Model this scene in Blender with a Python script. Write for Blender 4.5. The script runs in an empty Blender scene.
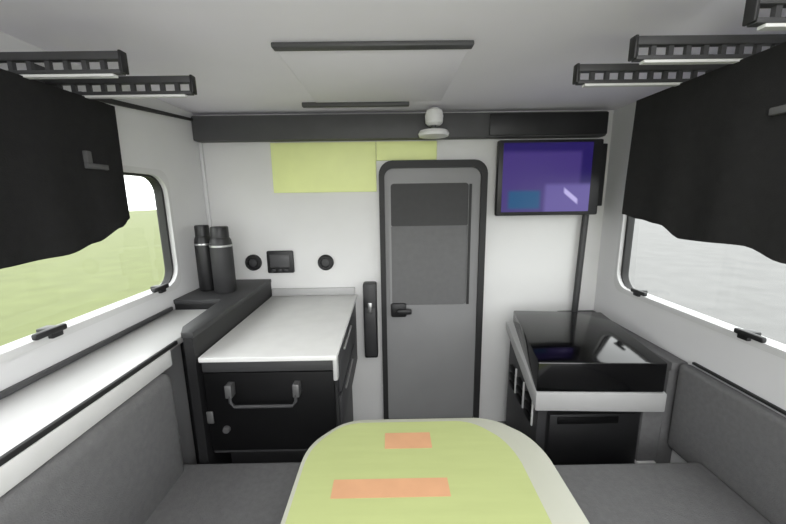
import bpy, bmesh, math, random
from mathutils import Vector, Matrix
random.seed(4)
sc = bpy.context.scene
COL = sc.collection
R = math.radians

# ------------------------------------------------------------------ materials
def srgb(v):
    v /= 255.0
    return v / 12.92 if v <= 0.04045 else ((v + 0.055) / 1.055) ** 2.4

MATS = {}
def mat(name, rgb, rough=0.6, var=0.06, scale=8.0, bump=0.0, metal=0.0, spec=0.5, bscale=None, aniso=None):
    """Principled material, colour broken up by a little noise (rgb = albedo in sRGB 0-255)."""
    if name in MATS: return MATS[name]
    m = bpy.data.materials.new(name); m.use_nodes = True
    nt = m.node_tree; b = nt.nodes['Principled BSDF']
    c = [srgb(x) for x in rgb]
    tc = nt.nodes.new('ShaderNodeTexCoord')
    mp = nt.nodes.new('ShaderNodeMapping')
    nt.links.new(tc.outputs['Object'], mp.inputs['Vector'])
    if aniso: mp.inputs['Scale'].default_value = aniso
    n = nt.nodes.new('ShaderNodeTexNoise'); n.inputs['Scale'].default_value = scale; n.inputs['Detail'].default_value = 4
    nt.links.new(mp.outputs['Vector'], n.inputs['Vector'])
    r = nt.nodes.new('ShaderNodeValToRGB')
    r.color_ramp.elements[0].position = 0.3; r.color_ramp.elements[1].position = 0.7
    r.color_ramp.elements[0].color = [x * (1 - var) for x in c] + [1]
    r.color_ramp.elements[1].color = [min(1, x * (1 + var)) for x in c] + [1]
    nt.links.new(n.outputs['Fac'], r.inputs['Fac'])
    nt.links.new(r.outputs['Color'], b.inputs['Base Color'])
    b.inputs['Roughness'].default_value = rough
    b.inputs['Metallic'].default_value = metal
    b.inputs['Specular IOR Level'].default_value = spec
    if bump:
        n2 = nt.nodes.new('ShaderNodeTexNoise'); n2.inputs['Scale'].default_value = bscale or 200
        nt.links.new(tc.outputs['Object'], n2.inputs['Vector'])
        bp = nt.nodes.new('ShaderNodeBump'); bp.inputs['Strength'].default_value = bump; bp.inputs['Distance'].default_value = 0.01
        nt.links.new(n2.outputs['Fac'], bp.inputs['Height'])
        nt.links.new(bp.outputs['Normal'], b.inputs['Normal'])
    MATS[name] = m
    return m

M_wall   = mat('wall_laminate', (217, 217, 215), .55, .03, 3)
M_side   = mat('side_wall_laminate', (214, 214, 214), .6, .03, 3)
M_ceil   = mat('ceiling_laminate', (240, 237, 245), .7, .02, 3)
M_floor  = mat('floor_vinyl', (96, 96, 96), .5, .12, 30)
M_frame  = mat('window_surround', (205, 205, 204), .5, .03, 5)
M_seal   = mat('black_rubber', (34, 34, 34), .6, .1, 20)
M_trim   = mat('charcoal_trim', (74, 74, 75), .55, .06, 12)
M_black  = mat('black_plastic', (26, 26, 27), .45, .1, 20)
M_soot   = mat('black_drawer_laminate', (9, 9, 10), .5, .1, 12, spec=.2)
M_dark   = mat('dark_grey_laminate', (52, 52, 53), .5, .08, 12)
M_charcoal = mat('charcoal_coating', (40, 40, 41), .5, .08, 12)
M_white  = mat('white_laminate', (222, 222, 221), .25, .02, 6)
M_rim    = mat('pale_grey_rim', (172, 172, 171), .4, .03, 14)
M_top    = mat('pale_grey_worktop', (218, 218, 216), .4, .03, 14)
M_cloth  = mat('grey_upholstery', (107, 107, 107), .9, .07, 60, .25, bscale=300, spec=.2)
M_curt   = mat('charcoal_curtain_cloth', (36, 36, 36), .95, .08, 40, .2, bscale=260, spec=.1)
M_tab    = mat('charcoal_tab_cloth', (78, 78, 78), .9, .05, 40)
M_door   = mat('door_grey', (134, 134, 134), .5, .04, 5)
M_pane_d = mat('door_blind_dark', (62, 62, 62), .7, .05, 30)
M_pane_l = mat('door_screen_grey', (98, 98, 98), .6, .05, 30)
M_chrome = mat('brushed_metal', (190, 190, 190), .3, .05, 30, metal=.9)
M_dull   = mat('dull_metal', (120, 120, 120), .4, .05, 30, metal=.7)
M_lid    = mat('gloss_black', (5, 5, 6), .10, .05, 8, spec=.7)
M_table  = mat('lawn_tinted_laminate', (167, 176, 119), .4, .03, 6, aniso=(1, 8, 1))  # yellow carries the lawn's bounce on a paler table
M_tedge  = mat('pale_table_edge', (172, 173, 158), .4, .03, 6)
M_salmon  = mat('salmon_tone', (196, 149, 113), .4, .04, 20)
M_cream  = mat('pale_yellow_panel', (238, 247, 172), .55, .03, 8)
M_grassb = mat('sunlit_grass', (97, 104, 63), .95, .10, 1.4, .3, bscale=30)
M_gravel = mat('pale_gravel', (103, 103, 102), .95, .09, 2.0, .3, bscale=40)
M_lampw  = mat('white_lamp_plastic', (225, 225, 224), .4, .02, 10)
M_steel  = mat('dark_coated_steel', (58, 58, 59), .5, .08, 20)

def glass_mat():
    m = bpy.data.materials.new('clear_acrylic'); m.use_nodes = True
    nt = m.node_tree; nt.nodes.clear()
    out = nt.nodes.new('ShaderNodeOutputMaterial')
    t = nt.nodes.new('ShaderNodeBsdfTransparent'); t.inputs['Color'].default_value = (.97, .98, .97, 1)
    g = nt.nodes.new('ShaderNodeBsdfGlossy'); g.inputs['Roughness'].default_value = .03
    fr = nt.nodes.new('ShaderNodeFresnel'); fr.inputs['IOR'].default_value = 1.35
    mx = nt.nodes.new('ShaderNodeMixShader')
    ge = nt.nodes.new('ShaderNodeNewGeometry'); iv = nt.nodes.new('ShaderNodeMath'); iv.operation = 'SUBTRACT'; iv.inputs[0].default_value = 1
    ml = nt.nodes.new('ShaderNodeMath'); ml.operation = 'MULTIPLY'
    nt.links.new(ge.outputs['Backfacing'], iv.inputs[1]); nt.links.new(iv.outputs[0], ml.inputs[0]); nt.links.new(fr.outputs[0], ml.inputs[1])
    nt.links.new(ml.outputs[0], mx.inputs[0]); nt.links.new(t.outputs[0], mx.inputs[1]); nt.links.new(g.outputs[0], mx.inputs[2])
    nt.links.new(mx.outputs[0], out.inputs['Surface'])
    return m
M_glass = glass_mat()

def screen_mat():
    """abstract blue-purple picture on the lit screen; object space: x across, z up, in metres"""
    m = bpy.data.materials.new('lit_screen'); m.use_nodes = True
    nt = m.node_tree; N = nt.nodes; L = nt.links; b = N['Principled BSDF']
    tc = N.new('ShaderNodeTexCoord'); sp = N.new('ShaderNodeSeparateXYZ'); L.new(tc.outputs['Object'], sp.inputs[0])
    def math_(op, a, bb, clamp=False):
        n = N.new('ShaderNodeMath'); n.operation = op; n.use_clamp = clamp
        for i, v in enumerate((a, bb)):
            if isinstance(v, (int, float)): n.inputs[i].default_value = v
            else: L.new(v, n.inputs[i])
        return n.outputs[0]
    def step(v, e0, e1):
        n = N.new('ShaderNodeMapRange'); n.interpolation_type = 'SMOOTHSTEP'
        n.inputs['From Min'].default_value = e0; n.inputs['From Max'].default_value = e1
        L.new(v, n.inputs['Value']); return n.outputs[0]
    def mix(f, a, col):
        n = N.new('ShaderNodeMix'); n.data_type = 'RGBA'; L.new(f, n.inputs['Factor'])
        if isinstance(a, tuple): n.inputs['A'].default_value = a
        else: L.new(a, n.inputs['A'])
        n.inputs['B'].default_value = col; return n.outputs['Result']
    def C(r, g, bl): return (srgb(r), srgb(g), srgb(bl), 1)
    x, z = sp.outputs['X'], sp.outputs['Z']
    c = mix(step(z, .115, .15), C(67, 51, 120), C(34, 20, 92))            # navy band along the top
    c = mix(math_('MULTIPLY', step(x, .165, .19), step(z, -.07, -.03)), c, C(34, 20, 92))
    c = mix(math_('MULTIPLY', step(x, -.02, .01), step(math_('MULTIPLY', z, -1), .02, .05)), c, C(98, 85, 155))
    bx = math_('MULTIPLY', step(math_('ABSOLUTE', math_('ADD', x, .115), 0), .1, .07), step(math_('ABSOLUTE', math_('ADD', z, .115), 0), .06, .035))
    c = mix(bx, c, C(18, 80, 124))
    d = math_('ADD', math_('ADD', math_('MULTIPLY', x, .62), math_('MULTIPLY', z, .78)), -.008)   # pale diagonal stroke
    s = math_('MULTIPLY', step(math_('ABSOLUTE', d, 0), .016, .006), step(math_('ABSOLUTE', math_('ADD', x, -.135), 0), .045, .03))
    c = mix(s, c, C(190, 180, 235))
    b.inputs['Base Color'].default_value = (.01, .01, .012, 1); b.inputs['Roughness'].default_value = .3; b.inputs['Specular IOR Level'].default_value = .25
    L.new(c, b.inputs['Emission Color']); b.inputs['Emission Strength'].default_value = .68
    return m
M_screen = screen_mat()

# ------------------------------------------------------------------ mesh helpers
def box(bm, x0, x1, y0, y1, z0, z1, bev=0.0, seg=2):
    vs = [bm.verts.new(p) for p in ((x0,y0,z0),(x1,y0,z0),(x1,y1,z0),(x0,y1,z0),(x0,y0,z1),(x1,y0,z1),(x1,y1,z1),(x0,y1,z1))]
    fs = [bm.faces.new([vs[i] for i in f]) for f in ((0,3,2,1),(4,5,6,7),(0,1,5,4),(1,2,6,5),(2,3,7,6),(3,0,4,7))]
    if bev:
        es = list({e for f in fs for e in f.edges})
        bmesh.ops.bevel(bm, geom=es, offset=bev, segments=seg, profile=.5, affect='EDGES')

def prism(bm, pts, lo, hi, axis='z', bev=0.0, seg=2):
    """polygon pts (u,v) extruded lo..hi along axis (z: u=x v=y, x: u=y v=z, y: u=x v=z)"""
    def P(u, v, w): return {'z': (u, v, w), 'x': (w, u, v), 'y': (u, w, v)}[axis]
    a = [bm.verts.new(P(u, v, lo)) for u, v in pts]
    b = [bm.verts.new(P(u, v, hi)) for u, v in pts]
    n = len(pts); fs = [bm.faces.new(a), bm.faces.new(b)]
    for i in range(n): fs.append(bm.faces.new((a[i], a[(i+1) % n], b[(i+1) % n], b[i])))
    bmesh.ops.recalc_face_normals(bm, faces=fs)
    if bev:
        es = list({e for f in fs[:2] for e in f.edges})
        bmesh.ops.bevel(bm, geom=es, offset=bev, segments=seg, profile=.5, affect='EDGES')

def rrect(u0, u1, v0, v1, r, n=6):
    """rounded rectangle loop; r = one radius or (lower-left, lower-right, upper-right, upper-left)"""
    rs = r if isinstance(r, (tuple, list)) else (r,) * 4
    out = []
    for (cu, cv, a0), rr in zip(((u0, v0, 180), (u1, v0, 270), (u1, v1, 0), (u0, v1, 90)), rs):
        su = 1 if cu == u0 else -1; sv = 1 if cv == v0 else -1
        for k in range(n + 1):
            a = R(a0 + 90 * k / n)
            out.append((cu + su * rr + rr * math.cos(a), cv + sv * rr + rr * math.sin(a)))
    return out

def ring(bm, outer, inner, lo, hi, axis):
    def P(u, v, w): return {'z': (u, v, w), 'x': (w, u, v), 'y': (u, w, v)}[axis]
    loops = [[bm.verts.new(P(u, v, w)) for u, v in lp] for lp, w in ((outer, lo), (outer, hi), (inner, hi), (inner, lo))]
    n = len(outer); fs = []
    for a in range(4):
        A, B = loops[a], loops[(a + 1) % 4]
        for i in range(n):
            j = (i + 1) % n
            fs.append(bm.faces.new((A[i], A[j], B[j], B[i])))
    bmesh.ops.recalc_face_normals(bm, faces=fs)

def lathe(bm, prof, c, axis='z', n=24):
    """profile [(radius, height)] turned about an axis through c"""
    loops = []
    for r, h in prof:
        lp = []
        for k in range(n):
            a = 2 * math.pi * k / n; u, v = r * math.cos(a), r * math.sin(a)
            p = {'z': (u, v, h), 'y': (u, h, v), 'x': (h, u, v)}[axis]
            lp.append(bm.verts.new((c[0] + p[0], c[1] + p[1], c[2] + p[2])))
        loops.append(lp)
    fs = [bm.faces.new(loops[0]), bm.faces.new(loops[-1])]
    for A, B in zip(loops, loops[1:]):
        for k in range(n): fs.append(bm.faces.new((A[k], A[(k+1) % n], B[(k+1) % n], B[k])))
    bmesh.ops.recalc_face_normals(bm, faces=fs)

def tube(bm, path, r, n=10):
    """round bar along a list of points"""
    loops = []; P = [Vector(p) for p in path]
    for i, p in enumerate(P):
        d = (P[min(i + 1, len(P) - 1)] - P[max(i - 1, 0)]).normalized()
        u = d.orthogonal().normalized() if i == 0 else (loops_u - d * loops_u.dot(d)).normalized()
        loops_u = u; v = d.cross(u)
        loops.append([bm.verts.new(p + (u * math.cos(2*math.pi*k/n) + v * math.sin(2*math.pi*k/n)) * r) for k in range(n)])
    fs = [bm.faces.new(loops[0]), bm.faces.new(loops[-1])]
    for A, B in zip(loops, loops[1:]):
        for k in range(n): fs.append(bm.faces.new((A[k], A[(k+1) % n], B[(k+1) % n], B[k])))
    bmesh.ops.recalc_face_normals(bm, faces=fs)

def obj(name, bm, m, parent=None, smooth=True, label=None, base=None):
    me = bpy.data.meshes.new(name)
    if parent is not None: base = Vector((0, 0, 0)); off = parent_world(parent)
    else: off = Vector(base) if base is not None else Vector((0, 0, 0))
    bm.transform(Matrix.Translation(-off)); bm.to_mesh(me); bm.free()
    me.materials.append(m)
    if smooth:
        for p in me.polygons: p.use_smooth = True
        me.set_sharp_from_angle(angle=R(35))
    o = bpy.data.objects.new(name, me); COL.objects.link(o)
    if parent is not None: o.parent = parent
    else: o.location = off
    if label: o['label'] = label
    return o

def parent_world(o):
    v = Vector((0, 0, 0))
    while o is not None:
        v += o.location; o = o.parent
    return v

def mk(fn, *a, **k):
    bm = bmesh.new(); fn(bm, *a, **k); return bm

def boxes(*args, bev=0.0):
    bm = bmesh.new()
    for b in args: box(bm, *b, bev=bev)
    return bm

def thing(name, loc, label, cat, group=None):
    o = bpy.data.objects.new(name, None); o.empty_display_size = .05; COL.objects.link(o)
    o.location = loc; o['label'] = label; o['category'] = cat
    if group: o['group'] = group
    return o

def tag(o, label, cat, group=None):
    o['label'] = label; o['category'] = cat
    if group: o['group'] = group
    return o

def struct(o, label, cat):
    o['kind'] = 'structure'; o['label'] = label; o['category'] = cat
    return o

# ------------------------------------------------------------------ room numbers (metres)
XL, XR, YF, YB, ZC = -1.03, 1.22, 1.95, -1.15, 1.87     # left / right wall, end wall, open rear, ceiling
TH = .05
XLi, XRi = XL + .004, XR - .004

# outside ground
G = -.75
struct(obj('lawn', mk(box, -60, -.2, -40, 90, G - .1, G), M_grassb), 'sunlit yellow green lawn outside the left window', 'lawn')
struct(obj('gravel_yard', mk(box, -.2, 60, -40, 90, G - .1, G), M_gravel), 'bright pale gravel yard outside the right window', 'ground')

struct(obj('floor', mk(box, XL - TH, XR + TH, YB, YF + TH, -.05, 0), M_floor), 'dark grey vinyl cabin floor', 'floor')
struct(obj('ceiling', mk(box, XL - TH, XR + TH, YB, YF + TH, ZC, ZC + .05), M_ceil), 'pale grey cabin ceiling', 'ceiling')
struct(obj('wall_front', mk(box, XL - TH, XR + TH, YF, YF + TH, 0, ZC), M_wall), 'pale end wall with the grey door', 'wall')

def side_wall(name, x0, x1, wy0, wy1, wz0, wz1, label):
    bm = boxes((x0, x1, YB, wy0, 0, ZC), (x0, x1, wy1, YF, 0, ZC), (x0, x1, wy0, wy1, 0, wz0), (x0, x1, wy0, wy1, wz1, ZC))
    bmesh.ops.remove_doubles(bm, verts=bm.verts[:], dist=1e-5)
    return struct(obj(name, bm, M_side), label, 'wall')

LW = (.10, 1.615, 1.02, 1.545)      # window openings: y0 y1 z0 z1
RW = (.10, 1.775, .925, 1.545)
side_wall('wall_left', XL - TH, XL, *LW, 'pale grey left side wall around the window')
side_wall('wall_right', XR, XR + TH, *RW, 'pale grey right side wall around the window')

def window(name, xi, sgn, W, latches, label):
    """sgn: outward direction. Surround, dark seal, acrylic pane and latches on the lower frame"""
    y0, y1, z0, z1 = W
    root = thing(name, (xi, (y0 + y1) / 2, z0), label, 'window'); root['kind'] = 'structure'
    bm = bmesh.new()
    lo, hi = sorted((xi - sgn * .008, xi + sgn * TH))
    ring(bm, rrect(y0 - .012, y1 + .012, z0 - .012, z1 + .012, .06), rrect(y0 + .012, y1 - .006, z0 + .012, z1 - .012, .085), lo, hi, 'x')
    obj('window_frame', bm, M_frame, root)
    bm = bmesh.new()
    lo, hi = sorted((xi + sgn * .012, xi + sgn * .046))
    ring(bm, rrect(y0 + .010, y1 - .004, z0 + .010, z1 - .010, .085), rrect(y0 + .02, y1 - .020, z0 + .0115, z1 - .02, .075), lo, hi, 'x')
    obj('rubber_seal', bm, M_seal, root, label='black rubber seal')
    bm = bmesh.new()
    lo, hi = sorted((xi + sgn * .026, xi + sgn * .032))
    prism(bm, rrect(y0 + .011, y1 - .005, z0 + .011, z1 - .011, .08), lo, hi, 'x')
    obj('pane', bm, M_glass, root)
    for y, z in latches:
        a, b = sorted((xi - sgn * .022, xi + sgn * .026))
        bm = boxes((a, b, y - .018, y + .018, z - .016, z + .016), bev=.004)
        c, d = sorted((xi - sgn * .036, xi - sgn * .018))
        box(bm, c, d, y - .075, y + .02, z + .002, z + .022, bev=.006)
        obj('latch', bm, M_black, root, label='black window latch')
    return root
window('window_1', XL, -1, LW, [(.98, 1.036), (1.47, 1.036)], 'left window looking out on the lawn')
window('window_2', XR, 1, RW, [(1.085, .942), (1.60, .945)], 'right window looking out on pale gravel')

# wall trims
struct(obj('trim_1', mk(box, XL, 1.155, 1.885, YF, 1.727, 1.853, bev=.008), M_trim), 'charcoal pelmet beam across top of the end wall', 'trim')
bm = bmesh.new()
prism(bm, [(1.22, 1.762), (YF - .06, 1.828), (YF - .06, 1.840), (1.22, 1.780)], XL, XL + .014, 'x')
struct(obj('trim_2', bm, M_seal), 'black seam strip high on the left wall', 'trim')
struct(obj('trim_3', mk(box, XL, XL + .012, YB, 1.53, .918, .936, bev=.003), M_trim), 'dark strip along back of the white shelf', 'trim')
struct(obj('trim_4', mk(box, XR - .012, XR, YB, 1.26, .744, .754, bev=.002), M_seal), 'black seam along the right wall above the seat back', 'trim')
struct(obj('trim_5', mk(box, XL, XL + .018, YF - .018, YF, .95, 1.727, bev=.004), M_side), 'corner strip between left and end walls', 'trim')

# ------------------------------------------------------------------ door
d = thing('door_1', (.24, YF, 0), 'grey entry door with rounded top in the end wall', 'door'); d['kind'] = 'structure'
bm = bmesh.new()
ring(bm, rrect(-.058, .538, .02, 1.618, (.02, .02, .075, .075)), rrect(-.028, .504, .05, 1.578, (.01, .01, .05, .05)), YF - .045, YF, 'y')
obj('door_frame', bm, M_seal, d, label='black door frame')
bm = bmesh.new(); prism(bm, rrect(-.028, .504, .05, 1.578, (.01, .01, .05, .05)), YF - .025, YF, 'y')
leaf = obj('door_leaf', bm, M_door, d)
bm = bmesh.new(); ring(bm, rrect(-.008, .452, .782, 1.510, .03), rrect(.006, .438, .798, 1.496, .018), YF - .034, YF - .024, 'y')
obj('window_rim', bm, M_door, leaf)
obj('window_rim_strip', mk(box, .440, .455, YF - .036, YF - .024, .80, 1.49), M_seal, leaf).name = 'seal_strip'  # dark strip down the right side of the door window
bm = bmesh.new(); prism(bm, rrect(.005, .439, .797, 1.262, .01), YF - .029, YF - .024, 'y')
obj('screen', bm, M_pane_l, leaf, label='mid grey lower door screen')
bm = bmesh.new(); prism(bm, rrect(.005, .439, 1.262, 1.497, .01), YF - .031, YF - .024, 'y')
obj('blind', bm, M_pane_d, leaf, label='dark blind over upper door window')
bm = boxes((-.002, .088, YF - .05, YF - .024, .728, .812), bev=.01)
box(bm, .03, .118, YF - .075, YF - .052, .752, .782, bev=.008)
lathe(bm, [(.014, -.06), (.014, -.045)], (.045, YF, .767), 'y', 12)
obj('door_handle', bm, M_black, leaf, label='black door latch')

# ------------------------------------------------------------------ left: shelf, corner counter, kitchen, bench
sh = thing('wall_shelf', (XL, .3, .88), 'long white shelf along left wall under the window', 'shelf')
obj('shelf_board', mk(box, XL, -.797, YB + .05, 1.545, .888, .916, bev=.005), M_white, sh)
obj('front_lip', mk(box, -.800, -.784, YB + .05, 1.135, .842, .902, bev=.006), M_top, sh)
obj('edge_strip', mk(box, -.797, -.786, YB + .05, 1.18, .902, .917, bev=.002), M_seal, sh, label='black edge strip')

cc = thing('corner_counter', (-.9, 1.75, .86), 'dark raised corner counter behind the white shelf', 'counter')
bm = bmesh.new()
prism(bm, [(XLi, 1.55), (-.80, 1.545), (-.775, 1.20), (-.745, 1.14), (-.703, 1.14), (-.703, YF), (XLi, YF)], .940, .962, 'z', bev=.003)
obj('counter_top', bm, M_dark, cc)
bm = bmesh.new()
prism(bm, [(XLi, 1.555), (-.785, 1.555), (-.765, 1.20), (-.74, 1.14), (-.706, 1.14), (-.706, YF), (XLi, YF)], .0, .940, 'z')
obj('counter_body', bm, M_black, cc)

k = thing('kitchen_cabinet', (-.455, 1.55, 0), 'black kitchen cabinet with pale grey worktop left of the door', 'cabinet')
KX0, KX1, KY = -.700, -.213, 1.155
obj('cabinet_body', boxes((KX0, KX1, KY + .02, YF, .45, .842), (KX0 + .02, KX1 - .04, KY + .10, YF, 0, .45)), M_dark, k)
obj('worktop', mk(box, KX0 - .002, KX1 + .012, KY - .008, YF, .842, .862, bev=.004), M_top, k, label='pale grey worktop')
obj('upstand', mk(box, KX0, KX1, YF - .02, YF, .862, .905, bev=.003), M_rim, k)
obj('fascia', mk(box, KX0 + .004, KX1, KY, KY + .02, .800, .841, bev=.002), M_dark, k, label='dark grey fascia strip')
dr = obj('drawer', mk(box, KX0 + .006, KX1 - .002, KY - .002, KY + .02, .475, .797, bev=.004), M_soot, k)
bm = bmesh.new()
tube(bm, [(-.590, KY, .745), (-.590, KY - .03, .745), (-.588, KY - .034, .70), (-.575, KY - .034, .682), (-.365, KY - .034, .682), (-.352, KY - .034, .70), (-.350, KY - .03, .745), (-.350, KY, .745)], .006)
obj('handle', bm, M_steel, dr, label='dark bail handle')
for x in (-.592, -.349):
    obj('handle_mount', mk(box, x - .012, x + .012, KY - .037, KY - .002, .715, .765, bev=.003), M_dull, dr, label='metal handle mount')
obj('lock_button', mk(lathe, [(.012, -.012), (.014, -.002), (.014, 0)], (-.628, KY - .002, .57), 'y', 16), M_dull, dr, label='small metal lock button')
obj('catch', mk(box, -.698, -.672, KY - .008, KY - .001, .595, .645, bev=.004), M_dull, k, label='metal catch on cabinet edge')
# drawers on the aisle side
for z0, z1 in ((.50, .66), (.675, .835)):
    s = obj('side_drawer', mk(box, KX1, KX1 + .012, KY + .06, YF - .25, z0, z1, bev=.003), M_dark, k)
    obj('pull', mk(box, KX1 + .012, KX1 + .02, KY + .16, YF - .38, z1 - .03, z1 - .02, bev=.002), M_chrome, s, label='metal drawer pull')
obj('corner_post', mk(box, KX1 - .004, KX1 + .012, KY - .004, KY + .03, .76, .842, bev=.003), M_rim, k, label='pale corner strip')

def cushion(x0, x1, y0, y1, z0, z1, r=.03):
    bm = bmesh.new(); box(bm, x0, x1, y0, y1, z0, z1, bev=r, seg=4); return bm

b = thing('bench_seat', (-.68, .3, 0), 'grey upholstered bench along left wall below the white shelf', 'bench')
obj('bench_base', mk(box, XLi, -.36, YB + .1, KY - .03, 0, .34, bev=.004), M_dark, b)
obj('seat_cushion', cushion(-.83, -.33, YB + .1, 1.136, .34, .445, .02), M_cloth, b)
obj('backrest', cushion(XLi, -.770, YB + .1, 1.125, .40, .840, .045), M_cloth, b)

# bottles on the corner counter
def flask(x, y, r, h, m, label):
    t = thing('flask', (x, y, .962), label, 'flask', 'tall flasks on the corner counter')
    obj('flask_body', mk(lathe, [(r * .94, 0), (r, .006), (r, h * .74), (r * .93, h * .80), (r * .78, h * .84)], (x, y, .962)), m, t)
    obj('cap', mk(lathe, [(r * .8, h * .842), (r * .8, h * .98), (r * .74, h)], (x, y, .962)), M_black, t)
    bm = bmesh.new(); ringp = [(r * 1.0, h * .70), (r * 1.025, h * .705), (r * 1.025, h * .725), (r * 1.0, h * .73)]
    lathe(bm, ringp, (x, y, .962)); obj('band', bm, M_chrome, t, label='metal band')
flask(-.955, 1.735, .042, .335, M_black, 'slimmer black flask in left corner, nearer the window')
flask(-.845, 1.690, .052, .330, M_charcoal, 'wider charcoal flask in left corner, beside the round socket')

# sockets and panel on the end wall above the worktop
def socket(x, z, r, label):
    t = thing('wall_socket', (x, YF, z), label, 'socket', 'round sockets on the end wall')
    obj('rim', mk(lathe, [(r, 0), (r, -.012), (r * .8, -.02), (r * .62, -.02), (r * .58, -.008), (.004, -.008)], (x, YF, z), 'y', 24), M_black, t)
    obj('cover', mk(lathe, [(r * .56, -.008), (r * .5, -.016), (.005, -.018)], (x, YF, z), 'y', 20), M_dark, t)
socket(-.795, 1.062, .047, 'round black socket left of the control panel')
socket(-.377, 1.056, .046, 'round black socket alone right of the control panel')
t = thing('wall_control_panel', (-.635, YF, 1.0), 'square black control panel between the two round sockets', 'control panel'); t['kind'] = 'thing'
obj('housing', mk(box, -.712, -.56, YF - .025, YF, 1.0, 1.13, bev=.008), M_black, t)
obj('display', mk(box, -.692, -.58, YF - .029, YF - .024, 1.035, 1.11, bev=.002), M_trim, t, label='dark grey display')
for i in range(3):
    obj('button', mk(box, -.685 + i * .036, -.662 + i * .036, YF - .03, YF - .024, 1.01, 1.025, bev=.002), M_dark, t)

t = thing('wall_locker', (-.122, YF, .48), 'narrow tall black wall box left of the door', 'wall box')
obj('housing', mk(box, -.162, -.084, YF - .07, YF, .484, .94, bev=.01), M_black, t)
obj('lid', mk(box, -.156, -.090, YF - .078, YF - .07, .50, .80, bev=.006), M_dark, t)
obj('clasp', mk(box, -.135, -.111, YF - .084, YF - .076, .77, .83, bev=.004), M_chrome, t, label='small metal clasp')

t = thing('wall_panel', (-.2, YF, 1.45), 'pale yellow panel high on end wall left of the door', 'panel')
obj('panel_board', mk(box, -.645, -.072, YF - .012, YF, 1.455, 1.722, bev=.003), M_cream, t)
obj('header_board', mk(box, -.070, .262, YF - .012, YF, 1.622, 1.722, bev=.003), M_cream, t)

# lamp in front of the beam
t = thing('spot_lamp', (.228, 1.885, 1.75), 'small white lamp on beam above the door', 'lamp')
obj('mounting_base', mk(lathe, [(.02, .0), (.074, .006), (.078, .018), (.07, .032), (.02, .036)], (.226, 1.80, 1.715)), M_lampw, t)
obj('bracket', boxes((.205, .247, 1.80, 1.885, 1.735, 1.757), (.214, .238, 1.79, 1.812, 1.748, 1.775), bev=.003), M_trim, t, label='dark bracket')
obj('lamp_head', mk(lathe, [(.03, 0), (.043, .012), (.046, .045), (.04, .07), (.02, .084), (.004, .088)], (.228, 1.80, 1.772)), M_lampw, t)

# ------------------------------------------------------------------ right: chest, ledge, bench, television
c = thing('storage_chest', (.9, 1.55, 0), 'black chest with glossy lid and pale rim below the television', 'chest')
def hexa(bm, corners, bev=0):
    """four (x, y, z_low, z_high) corners in the order front-left, front-right, back-right, back-left"""
    vs = [bm.verts.new((x, y, lo)) for x, y, lo, hi in corners] + [bm.verts.new((x, y, hi)) for x, y, lo, hi in corners]
    fs = [bm.faces.new([vs[i] for i in f]) for f in ((0,3,2,1),(4,5,6,7),(0,1,5,4),(1,2,6,5),(2,3,7,6),(3,0,4,7))]
    if bev: bmesh.ops.bevel(bm, geom=list({e for f in fs for e in f.edges}), offset=bev, segments=2, profile=.5, affect='EDGES')
bm = bmesh.new(); hexa(bm, [(.605, 1.30, .607, .742), (1.104, 1.25, .624, .755), (1.098, 1.69, .735, .818), (.678, 1.80, .725, .797)], .006)
obj('lid', bm, M_lid, c, label='glossy black lid')
bm = bmesh.new(); hexa(bm, [(.603, 1.294, .523, .605), (1.114, 1.244, .540, .622), (1.104, 1.69, .690, .733), (.640, 1.80, .690, .735)], .004)
obj('rim', bm, M_rim, c, label='pale rim under the lid')
bm = bmesh.new(); hexa(bm, [(.630, 1.325, 0, .521), (1.062, 1.300, 0, .538), (1.085, 1.68, 0, .688), (.665, 1.79, 0, .688)])
obj('chest_body', bm, M_dark, c)
dr = obj('drawer', mk(box, .668, 1.054, 1.293, 1.330, .258, .503, bev=.004), M_black, c)
obj('handle_recess', mk(box, .70, .96, 1.287, 1.295, .462, .492, bev=.002), M_soot, dr)
obj('foot_rail', mk(box, 1.062, 1.140, 1.280, 1.31, .256, .274, bev=.002), M_top, c, label='pale foot rail')
obj('side_filler', mk(box, 1.062, 1.146, 1.290, 1.32, .274, .53), M_cloth, c, label='grey filler panel')
for i in range(3):                                            # slots in the aisle side
    y = 1.39 + i * .13; x = .630 + .074 * (y - 1.325)
    bm = bmesh.new()
    for q in range(3): box(bm, x - .012, x + .03, y, y + .07, .40 + q * .045, .425 + q * .045, bev=.003)
    obj('vent_slots', bm, M_soot, c)
    obj('vent_rim', mk(box, x - .008, x + .02, y - .012, y - .004, .39, .53, bev=.002), M_top, c, label='pale vent edge')

lg = thing('wall_ledge', (1.18, 1.6, .70), 'grey ledge between the black chest and the right wall', 'ledge')
bm = bmesh.new(); prism(bm, [(1.150, 1.285), (XRi, 1.285), (XRi, YF), (1.0, YF), (1.0, 1.815), (1.150, 1.70)], .70, .738, 'z', bev=.003)
obj('ledge_board', bm, M_cloth, lg)
bm = bmesh.new(); prism(bm, [(1.152, 1.295), (XRi, 1.295), (XRi, YF), (1.01, YF), (1.01, 1.825), (1.156, 1.71)], 0, .70, 'z')
obj('ledge_face', bm, M_cloth, lg)

b = thing('bench_seat', (.9, .2, 0), 'grey upholstered bench along right wall below the gravel view', 'bench')
obj('bench_base', mk(box, .58, XRi, YB + .1, 1.10, 0, .34, bev=.004), M_dark, b)
obj('seat_cushion', cushion(.55, 1.166, YB + .1, 1.12, .34, .425, .02), M_cloth, b)
obj('backrest', cushion(1.166, XRi, YB + .1, 1.278, .36, .742, .018), M_cloth, b)

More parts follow.
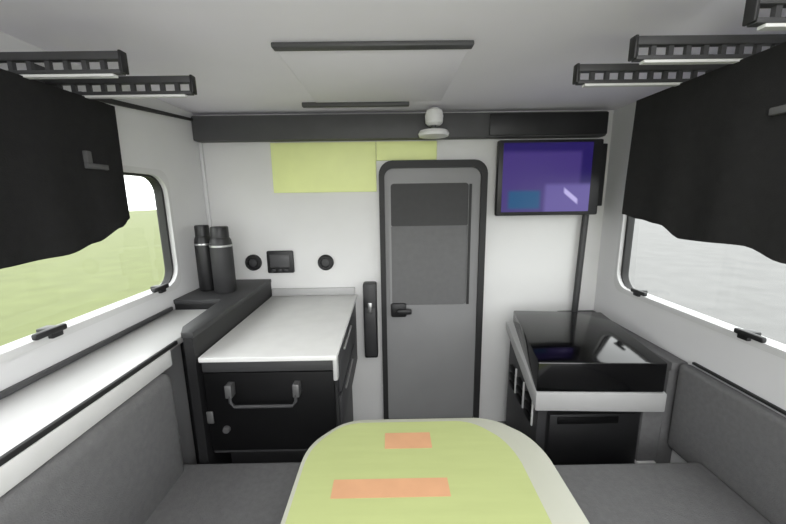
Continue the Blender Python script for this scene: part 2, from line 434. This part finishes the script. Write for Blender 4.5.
t = thing('television', (.865, 1.86, 1.34), 'small black wall television showing a blue purple picture', 'television')
TX, TZ, TY = .835, 1.514, 1.850
obj('television_body', mk(box, .575, 1.125, TY, TY + .04, 1.315, 1.708, bev=.008), M_black, t)
scr = bmesh.new(); box(scr, .600, 1.070, TY - .003, TY + .001, 1.335, 1.692)
so = bpy.data.meshes.new('screen'); scr.transform(Matrix.Translation((-TX, -TY, -TZ))); scr.to_mesh(so); scr.free(); so.materials.append(M_screen)
o = bpy.data.objects.new('screen', so); COL.objects.link(o); o.parent = t
o.location = Vector((TX, TY, TZ)) - Vector(t.location); o['label'] = 'glowing blue purple screen'
obj('support_pole', mk(tube, [(1.085, 1.915, .742), (1.115, 1.925, 1.68)], .017), M_steel, t, label='dark support pole')
obj('wall_bracket', boxes((1.03, 1.172, TY + .041, 1.90, 1.36, 1.69), (1.06, 1.15, 1.90, YF, 1.45, 1.60), bev=.004), M_black, t)
obj('cable_box', mk(box, .53, 1.15, 1.872, 1.886, 1.735, 1.845, bev=.004), M_black, t).name = 'mounting_rail'

# ------------------------------------------------------------------ table
t = thing('dinette_table', (.086, .5, 0), 'pale yellow table with clipped corners between the two benches', 'table')
pts = [(-.255, .05), (.428, .05), (.428, .80)]
def arc(p0, p1, p2, n=6):
    return [tuple((1-s)**2 * a + 2*s*(1-s) * b_ + s*s * c_ for a, b_, c_ in zip(p0, p1, p2)) for s in [i / n for i in range(n + 1)]]
pts = [(-.252, .0), (.425, .0)] + arc((.425, .80), (.42, .87), (.385, .915)) + arc((.36, .94), (.32, .982), (.26, .985)) \
    + arc((-.08, .985), (-.15, .985), (-.19, .94)) + arc((-.215, .912), (-.252, .87), (-.252, .80))
bm = bmesh.new(); prism(bm, pts, .690, .7185, 'z', bev=.003)
obj('table_edge', bm, M_tedge, t, label='paler edge, wide on the right where the lawn tint stops')
cx, cy = .0865, .45
inn = [(cx - .036 + (x - cx) * .86, cy + (y - cy) * .965) for x, y in pts]  # tinted inset shifted left: lawn bounce from the left window, painted in
bm = bmesh.new(); prism(bm, inn, .7186, .7200, 'z')
top = obj('table_top', bm, M_table, t)
obj('salmon_strip', mk(box, -.025, .110, .850, .915, .7200, .7207), M_salmon, top, label='short salmon strip')  # thin salmon strips for the warmer tone near the table's centre
obj('salmon_strip', mk(box, -.152, .135, .690, .745, .7200, .7207), M_salmon, top, label='long salmon strip')
obj('pedestal', mk(lathe, [(.17, 0), (.17, .012), (.05, .03), (.035, .05), (.035, .665), (.09, .675), (.09, .69)], (.0865, .45, 0), 'z', 28), M_steel, t)

# ------------------------------------------------------------------ ceiling: hatch, slotted rails, curtains
t = thing('roof_hatch', (-.05, 1.4, ZC), 'pale roof hatch with dark front and rear seals in the ceiling', 'roof hatch')
obj('hatch_panel', mk(box, -.34, .25, 1.13, 1.72, ZC - .004, ZC, bev=.002), M_ceil, t)
obj('seal_strip', mk(box, -.34, .255, 1.092, 1.126, ZC - .014, ZC, bev=.004), M_trim, t, label='dark front seal')
obj('seal_strip', mk(box, -.41, .10, 1.722, 1.75, ZC - .020, ZC, bev=.004), M_trim, t, label='dark rear seal')

def rail(x_wall, x_tip, y, label, scale=1.0):
    """slotted bracket rail reaching in from the wall: top flange, a web with a row of openings, bottom lip"""
    s = 1 if x_tip > x_wall else -1
    t = thing('bracket_rail', (x_wall, y, 1.76), label, 'rail', 'slotted bracket rails under the ceiling')
    z0, z1, z2, z3 = 1.734, 1.744, 1.766, 1.786
    a, b = sorted((x_wall, x_tip))
    bm = bmesh.new()
    box(bm, a, b, y - .010, y + .010, z2, z3, bev=.003)
    box(bm, a, b, y - .010, y + .010, z0, z1, bev=.002)
    n = max(3, int((b - a) / .042)); w = (b - a) / n
    for i in range(n + 1):
        x = a + w * i; xa, xb = max(a, x - .006), min(b, x + .006)
        box(bm, xa, xb, y - .005, y + .005, z1 - .001, z2 + .001)
    obj('slotted_bar', bm, M_steel, t)
    e0, e1 = sorted((x_tip, x_tip + s * .008))
    obj('end_cap', mk(box, e0, e1, y - .012, y + .012, z0 + .002, z3 + .002, bev=.003), M_black, t, label='black end cap')
    p0, p1 = sorted((x_wall, x_wall + s * .012))
    obj('wall_plate', mk(box, p0, p1, y - .04, y + .04, z0 - .03, z3 + .03, bev=.003), M_steel, t)
    lp0, lp1 = (a + .02, b - .02)
    obj('light_strip', mk(box, lp0, lp1, y - .008, y + .008, z0 - .006, z0 + .0005), M_top, t, label='pale strip under the rail')
rail(XL, -.665, .935, 'slotted dark rail at top left, second from the end wall')
rail(XL, -.59, 1.110, 'slotted dark rail at top left, closest to the end wall')
rail(XR, .59, .885, 'slotted dark rail at top right, second from the end wall')
rail(XR, .545, 1.055, 'slotted dark rail at top right, closest to the end wall')
rail(XR, .695, .715, 'slotted dark rail in the extreme top right corner of the view')

def curtain(x, sgn, prof, ztop, label, tab):
    """heavy cloth panel hung lengthwise below the rails; prof = [(y, z of lower hem)]"""
    t = thing('blackout_curtain', (x, .7, ztop), label, 'curtain', 'dark curtains hung over the side windows')
    bm = bmesh.new(); ny, nz = 60, 14; th = .022
    y0, y1 = prof[0][0], prof[-1][0]
    def hem(y):
        for (a, za), (b_, zb) in zip(prof, prof[1:]):
            if a <= y <= b_ + 1e-6:
                s = (y - a) / (b_ - a); s = s * s * (3 - 2 * s) if b_ - a < .3 else s
                return za + (zb - za) * s
        return prof[-1][1]
    sides = []
    for k in (0, 1):
        grid = []
        for i in range(ny + 1):
            y = y0 + (y1 - y0) * i / ny; zb = hem(y); row = []
            for j in range(nz + 1):
                v = j / nz; z = ztop + (zb - ztop) * v
                w = .006 * v * math.sin(y * 34 + .6 * math.sin(v * 3)) + .004 * v * math.sin(y * 13 + 1)
                row.append(bm.verts.new((x + w + (th if k else -th) / 2, y, z)))
            grid.append(row)
        sides.append(grid)
    A, B = sides; fs = []
    for g in sides:
        for i in range(ny):
            for j in range(nz): fs.append(bm.faces.new((g[i][j], g[i+1][j], g[i+1][j+1], g[i][j+1])))
    for i in range(ny):
        fs.append(bm.faces.new((A[i][0], A[i+1][0], B[i+1][0], B[i][0])))
        fs.append(bm.faces.new((A[i][nz], A[i+1][nz], B[i+1][nz], B[i][nz])))
    for j in range(nz):
        fs.append(bm.faces.new((A[0][j], A[0][j+1], B[0][j+1], B[0][j])))
        fs.append(bm.faces.new((A[ny][j], A[ny][j+1], B[ny][j+1], B[ny][j])))
    bmesh.ops.recalc_face_normals(bm, faces=fs)
    obj('cloth', bm, M_curt, t)
    ty, tz = tab
    a, b_ = sorted((x - sgn * .008, x - sgn * .023))
    obj('fabric_tab', boxes((a, b_, ty - .03, ty + .045, tz - .016, tz), (a, b_, ty - .03, ty - .012, tz, tz + .035), bev=.002), M_tab, t, label='grey fabric tab')
curtain(-.92, -1, [(.15, 1.262), (.80, 1.270), (.93, 1.274), (1.06, 1.296), (1.16, 1.335), (1.215, 1.362)], 1.731,
        'charcoal blackout curtain hanging over the left window above the lawn', (1.09, 1.535))
curtain(.85, 1, [(.15, 1.255), (.70, 1.272), (.80, 1.296), (.985, 1.290), (1.055, 1.328), (1.16, 1.338), (1.222, 1.352)], 1.731,
        'charcoal blackout curtain hanging over the right window above the gravel', (.735, 1.60))

# ------------------------------------------------------------------ light
w = bpy.data.worlds.new('overcast_sky'); sc.world = w; w.use_nodes = True
bg = w.node_tree.nodes['Background']; bg.inputs['Color'].default_value = (.80, .81, .82, 1); bg.inputs['Strength'].default_value = 3.6

def area(name, loc, rot, sx, sy, power, col=(1, 1, 1)):
    l = bpy.data.lights.new(name, 'AREA'); l.shape = 'RECTANGLE'; l.size = sx; l.size_y = sy; l.energy = power; l.color = col
    o = bpy.data.objects.new(name, l); COL.objects.link(o); o.location = loc; o.rotation_euler = rot
    return o
area('ceiling_fill', (.1, .30, 1.855), (0, 0, 0), 1.3, .7, 5)  # added fill under the ceiling out of view, no fixture there
pl = bpy.data.lights.new('cabin_fill', 'POINT'); pl.energy = 16; pl.shadow_soft_size = .12  # added unseen point fill behind the camera, lifts ceiling and side walls
po = bpy.data.objects.new('cabin_fill', pl); COL.objects.link(po); po.location = (.1, -.15, 1.50)

# ------------------------------------------------------------------ camera
cam = bpy.data.cameras.new('camera'); co = bpy.data.objects.new('camera', cam); COL.objects.link(co)
cam.sensor_width = 36; cam.lens = 340 / 786 * 36; cam.clip_start = .02; cam.clip_end = 300
p, yw, rl = R(10.7), R(.4), R(.8)
F = Vector((math.sin(yw) * math.cos(p), math.cos(yw) * math.cos(p), -math.sin(p)))
R0 = F.cross(Vector((0, 0, 1))).normalized(); U0 = R0.cross(F)
Rt = R0 * math.cos(rl) - U0 * math.sin(rl); Up = U0 * math.cos(rl) + R0 * math.sin(rl)
mtx = Matrix((Rt, Up, -F)).transposed().to_4x4(); mtx.translation = (0, 0, 1.42)
co.matrix_world = mtx
sc.camera = co

vs = sc.view_settings
sc.display_settings.display_device = 'sRGB'
vs.view_transform = 'Standard'; vs.look = 'None'; vs.gamma = 1; vs.exposure = 0.45; vs.use_curve_mapping = False
